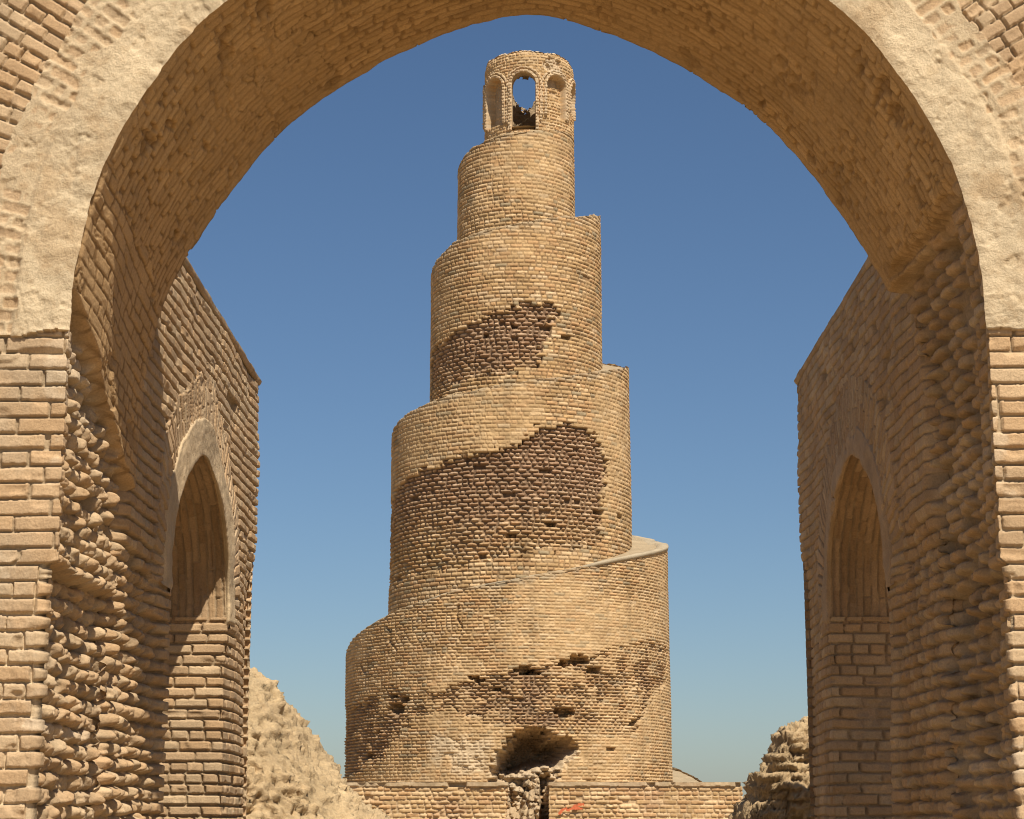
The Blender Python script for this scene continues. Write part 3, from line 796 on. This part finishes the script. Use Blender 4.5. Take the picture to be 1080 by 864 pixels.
# a thin hard coping along the edge of the first turn
tt = np.linspace(.06, .74, 420)
pv_ = np.array([(-.06, -.06), (.018, -.06), (.028, -.005), (.02, .02), (-.10, .03), (-.22, .02), (-.30, -.08)])
Tg = tt[:, None] + 0 * pv_[:, 0]
Ag = math.pi + Tg * 2 * math.pi
nz_c = fbm(Tg * 90, pv_[None, :, 0] * 9, 3, 121)
brk = np.maximum(sstep(.05, .3, fbm(Tg * 30, Tg * 0, 3, 123)), sstep(.34, .30, Tg))
Rg = Rf(Tg) + pv_[None, :, 0] - brk * .06 + .008 * nz_c
Zg = Hf(Tg) + pv_[None, :, 1] * (1 - .6 * brk) + .012 * nz_c
cR = np.broadcast_to(GREY_CAP, Tg.shape + (3,)) * (1 + .18 * nz_c)[..., None]
grid_mesh('coping', np.stack([TXC + Rg * np.cos(Ag), TYC + Rg * np.sin(Ag), Zg], -1), cR, M_TOWER, tower, flip=True)

# ---- pavilion on the summit
PC = (0.055, TYC); PR = 1.075; PZ0, PZ1 = 16.75, 19.56
pav = bpy.data.objects.new('pavilion', None); C.objects.link(pav); pav.parent = tower
ang = np.radians(spaced((178, 362, .35), (362, 538, 1.0)))
zz = spaced((PZ0, PZ1, .012))
A, Z = np.meshgrid(ang, zz, indexing='ij')
ad = np.degrees(A)
nA = fbm(A * 2, Z * 2, 4, 131); nB = fbm(A * 5, Z * 5, 3, 133); nC = fbm(A * 14, Z * 14, 3, 135)
h, i, p = bricks(A * PR + 3, Z, L=.20, H=.075, joint=.016, depth=.012, worn=np.clip(.22 + .2 * nA, .1, .5), seed=431, headers=.5, gone=.006)
NICHES = [(217.5, .31, 18.96, 17.78, .20), (262.4, .29, 18.97, 17.56, 9.0), (307.5, .27, 18.96, 17.92, .13), (350.0, .27, 18.98, 18.2, .24), (35, .27, 18.95, 17.9, .15), (80, .27, 18.95, 17.9, .15), (125, .27, 18.95, 17.9, .15), (170, .27, 18.95, 17.9, .15)]
rec = np.zeros_like(Z); door = np.zeros(Z.shape, bool); door_in = door.copy(); mould = np.zeros_like(Z)
for (a0, hw, zt, zb0, dp) in NICHES:
    da = (np.mod(ad - a0 + 180, 360) - 180) * math.pi / 180 * PR
    zs_ = zt - hw * .95
    # pointed-round head
    rad = np.where(Z > zs_, np.sqrt(da ** 2 + ((Z - zs_) * 1.02) ** 2), np.abs(da))
    inb = (Z > zb0)
    sd_ = np.where(inb, rad - hw, 9)
    fr = np.where(Z > zb0 - .0, rad - hw, 9)
    mould = np.maximum(mould, np.where((fr > .0) & (fr < .075), .055, 0)); mould = np.maximum(mould, np.where((fr > .10) & (fr < .15) & (Z > zs_ - .9), .04, 0))
    if dp > 5:
        door |= sd_ < 0
        dai = da * (PR - .2) / PR
        door_in |= inb & (np.where(Z > zs_, np.hypot(dai, (Z - zs_) * 1.02), np.abs(dai)) < hw)
    else: rec = np.maximum(rec, sstep(.012, -.012, sd_) * dp)
rec = np.where((np.abs(ad - 307.5) < 9) & (Z > 18.70) & (Z < 18.93 - .0 * nB) & (nB + nC * .5 > -.45 ) & (rec > .02), .22, rec)
top = PZ1 - .03 + .05 * nB + .03 * (h32(np.floor(A * 7), 5) - .5) - .14 * sstep(318, 345, ad) * (ad < 420) - .10 * sstep(195, 178, ad)
bd = np.abs(np.mod(ad - 97 + 180, 360) - 180)
top = np.where(bd < 46, np.minimum(top, 18.72 + .012 * np.maximum(bd - 5, 0) ** 1.3 + .16 * nB + .14 * nC), top)
# broken cornice towards the right front
bust = sstep(.0, .4, 1 - ((ad - 303) / 17) ** 2 - ((Z - 19.20) / .22) ** 2 + .5 * nB)
f1, f2, wid = worley(A * 8, Z * 9, 15)
h = h + mould - rec + bust * (-.06 + .10 * (wid - .45)) * (1 - .6 * f1)
slope = .05 * sstep(19.3, 19.6, Z)
Rg = PR + h - slope
Zp = np.minimum(Z, top)
c = palette(i, TOWER_BRICK, A, Z, 137)
c = lay(c, np.broadcast_to(MORTAR * .9, c.shape), (1 - p) * .55)
c = lay(c, np.broadcast_to(col(.52, .42, .29), c.shape), bust * .5 + .35 * (mould > .015))
P = np.stack([PC[0] + Rg * np.cos(A), PC[1] + Rg * np.sin(A), Zp], -1)
okm = ~(door[:-1, :-1] & door[1:, 1:]) & (Z[:-1, :-1] < np.maximum(top[:-1, :-1], top[1:, :-1]))
w = grid_mesh('wall', P, c, M_TOWER, None, okm); w.parent = pav
# inner skin and door reveal: same drum, thinner, pierced in the same place
Ri_ = PR - .20 + .02 * nC
Zi = np.minimum(Z, top - .01)
Pi = np.stack([PC[0] + Ri_ * np.cos(A), PC[1] + Ri_ * np.sin(A), Zi], -1)
ci = np.broadcast_to(col(.36, .26, .155), Z.shape + (3,)) * (1 + .15 * nB)[..., None]
inner = grid_mesh('inner_wall', Pi, ci, M_TOWER, None, ~(door_in[:-1, :-1] & door_in[1:, 1:]) & (Z[:-1, :-1] < np.maximum(top[:-1, :-1], top[1:, :-1])), flip=True); inner.parent = pav
# wall head between the skins
Vv = np.linspace(0, 1, 8)
Ah, Vh = np.meshgrid(ang, Vv, indexing='ij')
tp = top[:, -1:] if False else np.take_along_axis(top, np.full((len(ang), 1), top.shape[1] - 1), 1)
slope_h = .05 * sstep(19.3, 19.6, tp)
Rh = mix(PR - slope_h, PR - .21, Vh)
Zh_ = tp + .03 * np.sin(Vh * math.pi) + .03 * fbm(Ah * 12, Vh * 4, 3, 141)
ch = np.broadcast_to(col(.48, .37, .24), Ah.shape + (3,)) * (1 + .2 * fbm(Ah * 9, Vh * 5, 3, 143))[..., None]
hd = grid_mesh('wall_head', np.stack([PC[0] + Rh * np.cos(Ah), PC[1] + Rh * np.sin(Ah), Zh_], -1), ch, M_TOWER, None); hd.parent = pav
# reveal of the door: sweep of its outline inwards
a0, hw, zt, zb0, _ = NICHES[1]
zs_ = zt - hw * .95
ol = [(-hw, zb0 + q * (zs_ - zb0)) for q in np.linspace(0, 1, 14)] + [(hw * math.cos(x), zs_ + hw / 1.02 * math.sin(x)) for x in np.linspace(math.pi, 0, 26)[1:-1]] + [(hw, zs_ - q * (zs_ - zb0)) for q in np.linspace(0, 1, 14)]
ol.append((-hw, zb0))
ol = np.array(ol)
depths = np.linspace(PR + .012, PR - .22, 12)
Og = ol[:, None, :] + 0 * depths[None, :, None]
rv = depths[None, :] + 0 * Og[..., 0]
aa = math.radians(a0) + Og[..., 0] / rv
cd = np.broadcast_to(col(.40, .29, .17), aa.shape + (3,)) * (1 + .2 * fbm(Og[..., 1] * 12, rv * 12, 3, 147))[..., None]
dr = grid_mesh('door_reveal', np.stack([PC[0] + rv * np.cos(aa), PC[1] + rv * np.sin(aa), Og[..., 1]], -1), cd, M_TOWER, None, flip=True); dr.parent = pav
# unseen dome shell added to keep sun out of the chamber, left open behind
ph_ = np.linspace(0, 1, 16)
Ad, Vd = np.meshgrid(np.radians(spaced((50, 410, 3))), ph_, indexing='ij')
Rd = (PR - .29) * np.cos(Vd * math.pi / 2 * .93); Zd = 19.02 + .46 * np.sin(Vd * math.pi / 2)
brkd = .04 * fbm(Ad * 4, Vd * 6, 3, 151)
cdm = np.broadcast_to(col(.38, .28, .17), Ad.shape + (3,)) * (1 + .2 * fbm(Ad * 8, Vd * 8, 3, 153))[..., None]
dm = grid_mesh('shading_shell', np.stack([PC[0] + (Rd + brkd) * np.cos(Ad), PC[1] + (Rd + brkd) * np.sin(Ad), Zd + brkd], -1), cdm, M_TOWER, None, ~((np.abs(np.degrees(Ad) % 360 - 97) < 44 + 12 * fbm(Ad * 5, Vd * 5, 3, 157)) & (Vd < .62 + .12 * fbm(Ad * 6, Vd * 3, 3, 158)))[:-1, :-1]); dm.parent = pav
# floor of the chamber
Af, Vf = np.meshgrid(np.linspace(0, 2 * math.pi, 60), np.linspace(0, 1, 6), indexing='ij')
cf = np.broadcast_to(EARTH, Af.shape + (3,)).copy()
fl = grid_mesh('chamber_floor', np.stack([PC[0] + (PR - .05) * Vf * np.cos(Af), PC[1] + (PR - .05) * Vf * np.sin(Af), 17.66 + .02 * fbm(Af * 3, Vf * 5, 3, 155)], -1), cf, M_TOWER, None); fl.parent = pav
for ob in (w, inner, hd, dr, dm, fl):
    # parts were built in world space: shift to the minaret's base
    me = ob.data; n = len(me.vertices); co = np.empty(n * 3, np.float32); me.vertices.foreach_get('co', co)
    co = co.reshape(-1, 3) - np.array((TXC, TYC, 0), np.float32); me.vertices.foreach_set('co', co.ravel())

# ---- square plinth in two halves, either side of the broken stair
PY0, PY1 = 40.4, 50.8
def plinth(x0, x1, inner_side, seed):
    # path round the block; u runs along it
    if inner_side > 0: path = [(x0, PY1), (x0, PY0), (x1, PY0), (x1, 42.6)]
    else: path = [(x0, 42.6), (x0, PY0), (x1, PY0), (x1, PY1)]
    pts = np.array(path); seg = np.hypot(*np.diff(pts, axis=0).T); cum = np.concatenate([[0], np.cumsum(seg)])
    runs = []
    for j in range(3):
        fine = j == 1 or (inner_side > 0 and j == 2) or (inner_side < 0 and j == 0)
        runs.append((cum[j], cum[j + 1], .014 if fine else .06))
    u = spaced(*runs); z = spaced((0, 1.5, .02), (1.5, PLZ, .014))
    U, Zg = np.meshgrid(u, z, indexing='ij')
    bx = np.interp(U, cum, pts[:, 0]); by = np.interp(U, cum, pts[:, 1])
    d = np.diff(pts, axis=0) / seg[:, None]
    nseg = np.stack([d[:, 1], -d[:, 0]], 1)
    ii = np.clip(np.searchsorted(cum, U, 'right') - 1, 0, 2)
    nx = nseg[ii, 0]; ny = nseg[ii, 1]
    for j in (1, 2):
        w_ = np.clip((U - cum[j] + .05) / .1, 0, 1); near = np.abs(U - cum[j]) < .05
        bxn = mix(nseg[j - 1, 0], nseg[j, 0], w_); byn = mix(nseg[j - 1, 1], nseg[j, 1], w_)
        nx = np.where(near, bxn, nx); ny = np.where(near, byn, ny)
    nA = fbm(bx * 1.2 + seed, Zg * 1.6, 4, seed); nC = fbm(U * 9, Zg * 9, 3, seed + 1)
    wk = np.clip(.25 + .5 * nA + (.18 if inner_side > 0 else .0), .04, .75)
    h, i, p = bricks(U + seed, Zg, L=.27, H=.085, joint=.018, depth=.014, worn=wk, seed=seed + 2, headers=.35, gone=.02)
    c = palette(i, TOWER_BRICK, U, Zg, seed + 3)
    c = lay(c, np.broadcast_to(MORTAR * .92, c.shape), (1 - p) * .5)
    rd = sstep(.1, .5, fbm(U * 1.4, Zg * 2.2, 3, seed + 4))
    c = lay(c, palette(i, RED_BRICK, U, Zg, 3), rd * .35)
    capb = Zg > PLZ - .085 + .012 * nC
    lostcap = sstep(.12, .3, fbm(U * 2.1 + 4, Zg * 0, 3, seed + 6) + .0) if inner_side > 0 else sstep(.05, .2, fbm(U * 2.6 + 1, Zg * 0, 3, seed + 6) - .9 * np.exp(-((bx - 1.2) / 1.0) ** 2))
    h = np.where(capb, .025 + .012 * nC - .10 * lostcap, h)
    c = lay(c, np.broadcast_to(GREY_CAP, c.shape) * (1 + .2 * nC)[..., None], capb * .55)
    h = h + .03 * nA
    P = np.stack([bx + nx * h, by + ny * h, Zg], -1)
    o = grid_mesh('plinth', P, c, M_TOWER, tower)
    xs = spaced((x0 - .015, x1 + .015, .12)); ys = spaced((PY0 - .02, PY1, .12))
    X, Y = np.meshgrid(xs, ys, indexing='ij')
    Zt = PLZ - .004 + .04 * np.maximum(fbm(X * 1.3, Y * 1.3, 4, seed + 8), 0) * sstep(PY0 + .05, PY0 + .6, Y)
    ct = np.broadcast_to(EARTH, X.shape + (3,)) * (1 + .1 * fbm(X * 3, Y * 3, 3, seed + 9))[..., None]
    t_ = grid_mesh('plinth_top', np.stack([X, Y, Zt], -1), ct, M_EARTH, None)
    co = np.empty(len(t_.data.vertices) * 3, np.float32); t_.data.vertices.foreach_get('co', co)
    co = co.reshape(-1, 3) - np.array((TXC, TYC, 0), np.float32); t_.data.vertices.foreach_set('co', co.ravel())
    t_.parent = o
    return o
plinth(-4.82, -.43, 1, 501)
pl_r = plinth(.41, 4.27, -1, 521)
# back side of the plinth between the halves, behind the breach
# red daub on the right half
daub = [[(.62, 1.775), (.66, 1.835), (.74, 1.865), (.80, 1.835), (.86, 1.865), (.93, 1.925), (1.08, 1.95)], [(.93, 1.925), (.98, 1.87), (1.06, 1.868)], [(.66, 1.835), (.64, 1.79)], [(.86, 1.865), (.98, 1.87)]]
xs = spaced((.55, 1.15, .012)); zs = spaced((1.72, 2.0, .012))
X, Z = np.meshgrid(xs, zs, indexing='ij')
dm_ = np.full(X.shape, 9.0)
for st in daub: dm_ = np.minimum(dm_, seg_dist(X, Z, st)[0])
dm_ = dm_ + .016 * fbm(X * 30, Z * 30, 3, 3)
mk = (dm_ < .024)[:-1, :-1]
o = grid_mesh('red_daub', np.stack([X, 0 * X + PY0 - .052 + .004 * fbm(X * 30, Z * 30, 2, 5), Z], -1), np.broadcast_to(col(.50, .13, .055), X.shape + (3,)).copy(), M_TOWER, None, mk)
co = np.empty(len(o.data.vertices) * 3, np.float32); o.data.vertices.foreach_get('co', co)
co = co.reshape(-1, 3) - np.array((TXC, TYC, 0), np.float32); o.data.vertices.foreach_set('co', co.ravel())
o.parent = pl_r

# ---- rubble spilled through the gap of the plinth
xs = spaced((-.50, .47, .014)); vs_ = spaced((0, 1, .005))
X, V = np.meshgrid(xs, vs_, indexing='ij')
Zb = -.05 + (2.67 - .60 * sstep(.12, -.22, X + .05 * noise(X * 9, V * 12, 4))) * V
f1, f2, wid = worley(X * 8.5, Zb * 8.0, 21); g1, g2, gid = worley(X * 15, Zb * 15, 22)
Yb = 40.45 + .10 * V + .25 * sstep(.4, .65, V) + 1.3 * sstep(.66, 1.0, V) * 1.0 + .35 * f1 - .22 * wid + .10 * g1 + .22 * fbm(X * 4, Zb * 4, 4, 25, .6)
slot = sstep(.20, .26, X + .02 * fbm(X * 8, Zb * 6, 3, 26) - .02) * sstep(.0, .2, 2.6 - Zb)
Yb = Yb + slot * 1.1
crub = lay(np.broadcast_to(col(.46, .34, .205), X.shape + (3,)), np.broadcast_to(col(.33, .23, .125), X.shape + (3,)), np.clip(wid * .8 + .3 * gid - .2, 0, 1))
rub = grid_mesh('rubble_heap', np.stack([X, Yb, Zb], -1), crub, M_EARTH, None)
rub['label'] = 'pale broken rubble filling the breach at the foot of the minaret'; rub['category'] = 'rubble'; rub['kind'] = 'thing'

# ------------------------------------------------------------------ EARTH MOUND (left) AND WALL STUB (right)
def mound(name, sil, yc, wid_, step, zstep, seed, label, cat, strat, power):
    """a ridge of decayed masonry: every column climbs from its foot to the ridge and falls away behind"""
    sil = np.array(sil)
    xs = spaced((sil[0, 0], sil[-1, 0], step)); v = np.linspace(0, 1.55, zstep)
    X, V = np.meshgrid(xs, v, indexing='ij')
    rg = np.interp(X, sil[:, 0], sil[:, 1])
    ker = np.ones(5) / 5
    w = V * math.pi / 2
    Z = rg * np.maximum(np.sin(w), -.05)
    Y = yc + np.where(V < 1, -wid_ * np.cos(w) ** power, -2.5 * wid_ * np.cos(w)) + .45 * fbm(X * .7, X * 0 + seed, 3, seed) + .25 * fbm(X * 1.6, Z * 1.2, 3, seed + 1)
    P = np.stack([X, Y, Z], -1)
    du = np.gradient(P, axis=0); dv = np.gradient(P, axis=1)
    N = np.cross(du, dv); N /= np.linalg.norm(N, axis=-1, keepdims=True) + 1e-9
    x, y, z = P[..., 0], P[..., 1], P[..., 2]
    a1 = fbm3(x * 1.8, y * 1.8, z * 1.8, 4, seed + 3); a2 = fbm3(x * 5, y * 5, z * 6.5, 4, seed + 5, .6); a3 = fbm3(x * 16, y * 16, z * 18, 3, seed + 7, .6)
    zz_ = z + .05 * a1 + .02 * a2
    row = np.floor(zz_ / .092)
    rowd = noise(x * 2.2 + h32(row, seed) * 50, row * 1.7, seed + 9)
    hb_, bi, block = bricks(x + .55 * y + .04 * a2, zz_, L=.27, H=.092, joint=.022, depth=.035, worn=.34, seed=seed + 9, headers=.4, gone=.12)
    steep = sstep(.95, .6, N[..., 2]) * strat * sstep(-.45, .1, a1 + .1)
    pit = sstep(.34, .52, a2 + .4 * a1) 
    d = (.13 * a1 + .08 * a2) * (1 - .5 * min(strat, 1)) + .06 * a3 + .03 * fbm3(x * 34, y * 34, z * 34, 2, seed + 8) - .10 * pit + steep * (1.1 * hb_ + .07 * rowd + .02)
    w1, w2, wi = worley(x * 11 + y * 3, z * 11 + y * 5, seed + 31)
    d = d + .035 * np.clip(1 - w1 * 2.4, 0, 1) ** .6 * (wi > .62)
    d = d * sstep(-.02, .25, z + .02)
    P = P + N * d[..., None]
    c = np.broadcast_to(EARTH, X.shape + (3,)) * (1 + .14 * a1 + .22 * a2 + .20 * a3)[..., None]
    c = lay(c, np.broadcast_to(col(.36, .25, .135), c.shape), np.clip(steep * block * .2 + .45 * sstep(.0, .4, rowd) * steep + .35 * sstep(.0, .4, a2), 0, .8))
    o = grid_mesh(name, P, c, M_EARTH, None)
    o['label'] = label; o['category'] = cat
    return o
mound('earth_mound', [(-9, 2.6), (-6, 3.4), (-4, 3.5), (-3.35, 3.36), (-3.01, 3.24), (-2.85, 3.13), (-2.67, 2.94), (-2.46, 2.62), (-2.24, 2.26), (-1.98, 1.93), (-1.77, 1.76), (-1.3, 1.55), (-.7, 1.0), (0, .3), (.6, 0)],
      22.0, 2.2, .022, 300, 601, 'pale eroded earth mound sloping down beyond the left niche wall', 'mound', .45, 1.0)
mound('ruined_wall_stub', [(1.6, 0), (1.95, .5), (2.12, 1.35), (2.17, 1.58), (2.22, 1.86), (2.29, 2.04), (2.36, 2.16), (2.43, 2.27), (2.50, 2.40), (2.56, 2.52), (2.78, 2.62), (3.2, 2.72), (4.5, 2.9), (6, 2.4), (8, .5)],
      20.6, .75, .017, 260, 621, 'crumbling brick wall stub beyond the shaded niche wall', 'ruin', 1.0, .6)

# ------------------------------------------------------------------ GROUND
g = [spaced((-4000, -200, 400), (-200, -30, 20), (-30, -8, 2), (-8, 8, .16), (8, 30, 2), (30, 200, 20), (200, 4000, 400)),
     spaced((-4000, -200, 400), (-200, -30, 20), (-30, -2, 2), (-2, 28, .16), (28, 60, .8), (60, 200, 20), (200, 6000, 400))]
X, Y = np.meshgrid(*g, indexing='ij')
n = fbm(X * .5, Y * .5, 5, 701)
near = np.exp(-((X / 40) ** 2 + ((Y - 15) / 60) ** 2))
Z = .05 * n * near - .03 + .03 * fbm(X * 2.2, Y * 2.2, 4, 703) * near
cg = np.broadcast_to(col(.37, .268, .155), X.shape + (3,)) * (1 + .12 * n)[..., None]
gr = grid_mesh('ground', np.stack([X, Y, Z], -1), cg, M_EARTH, None)
gr['kind'] = 'structure'; gr['label'] = 'dry sandy ground around the ruins'; gr['category'] = 'ground'
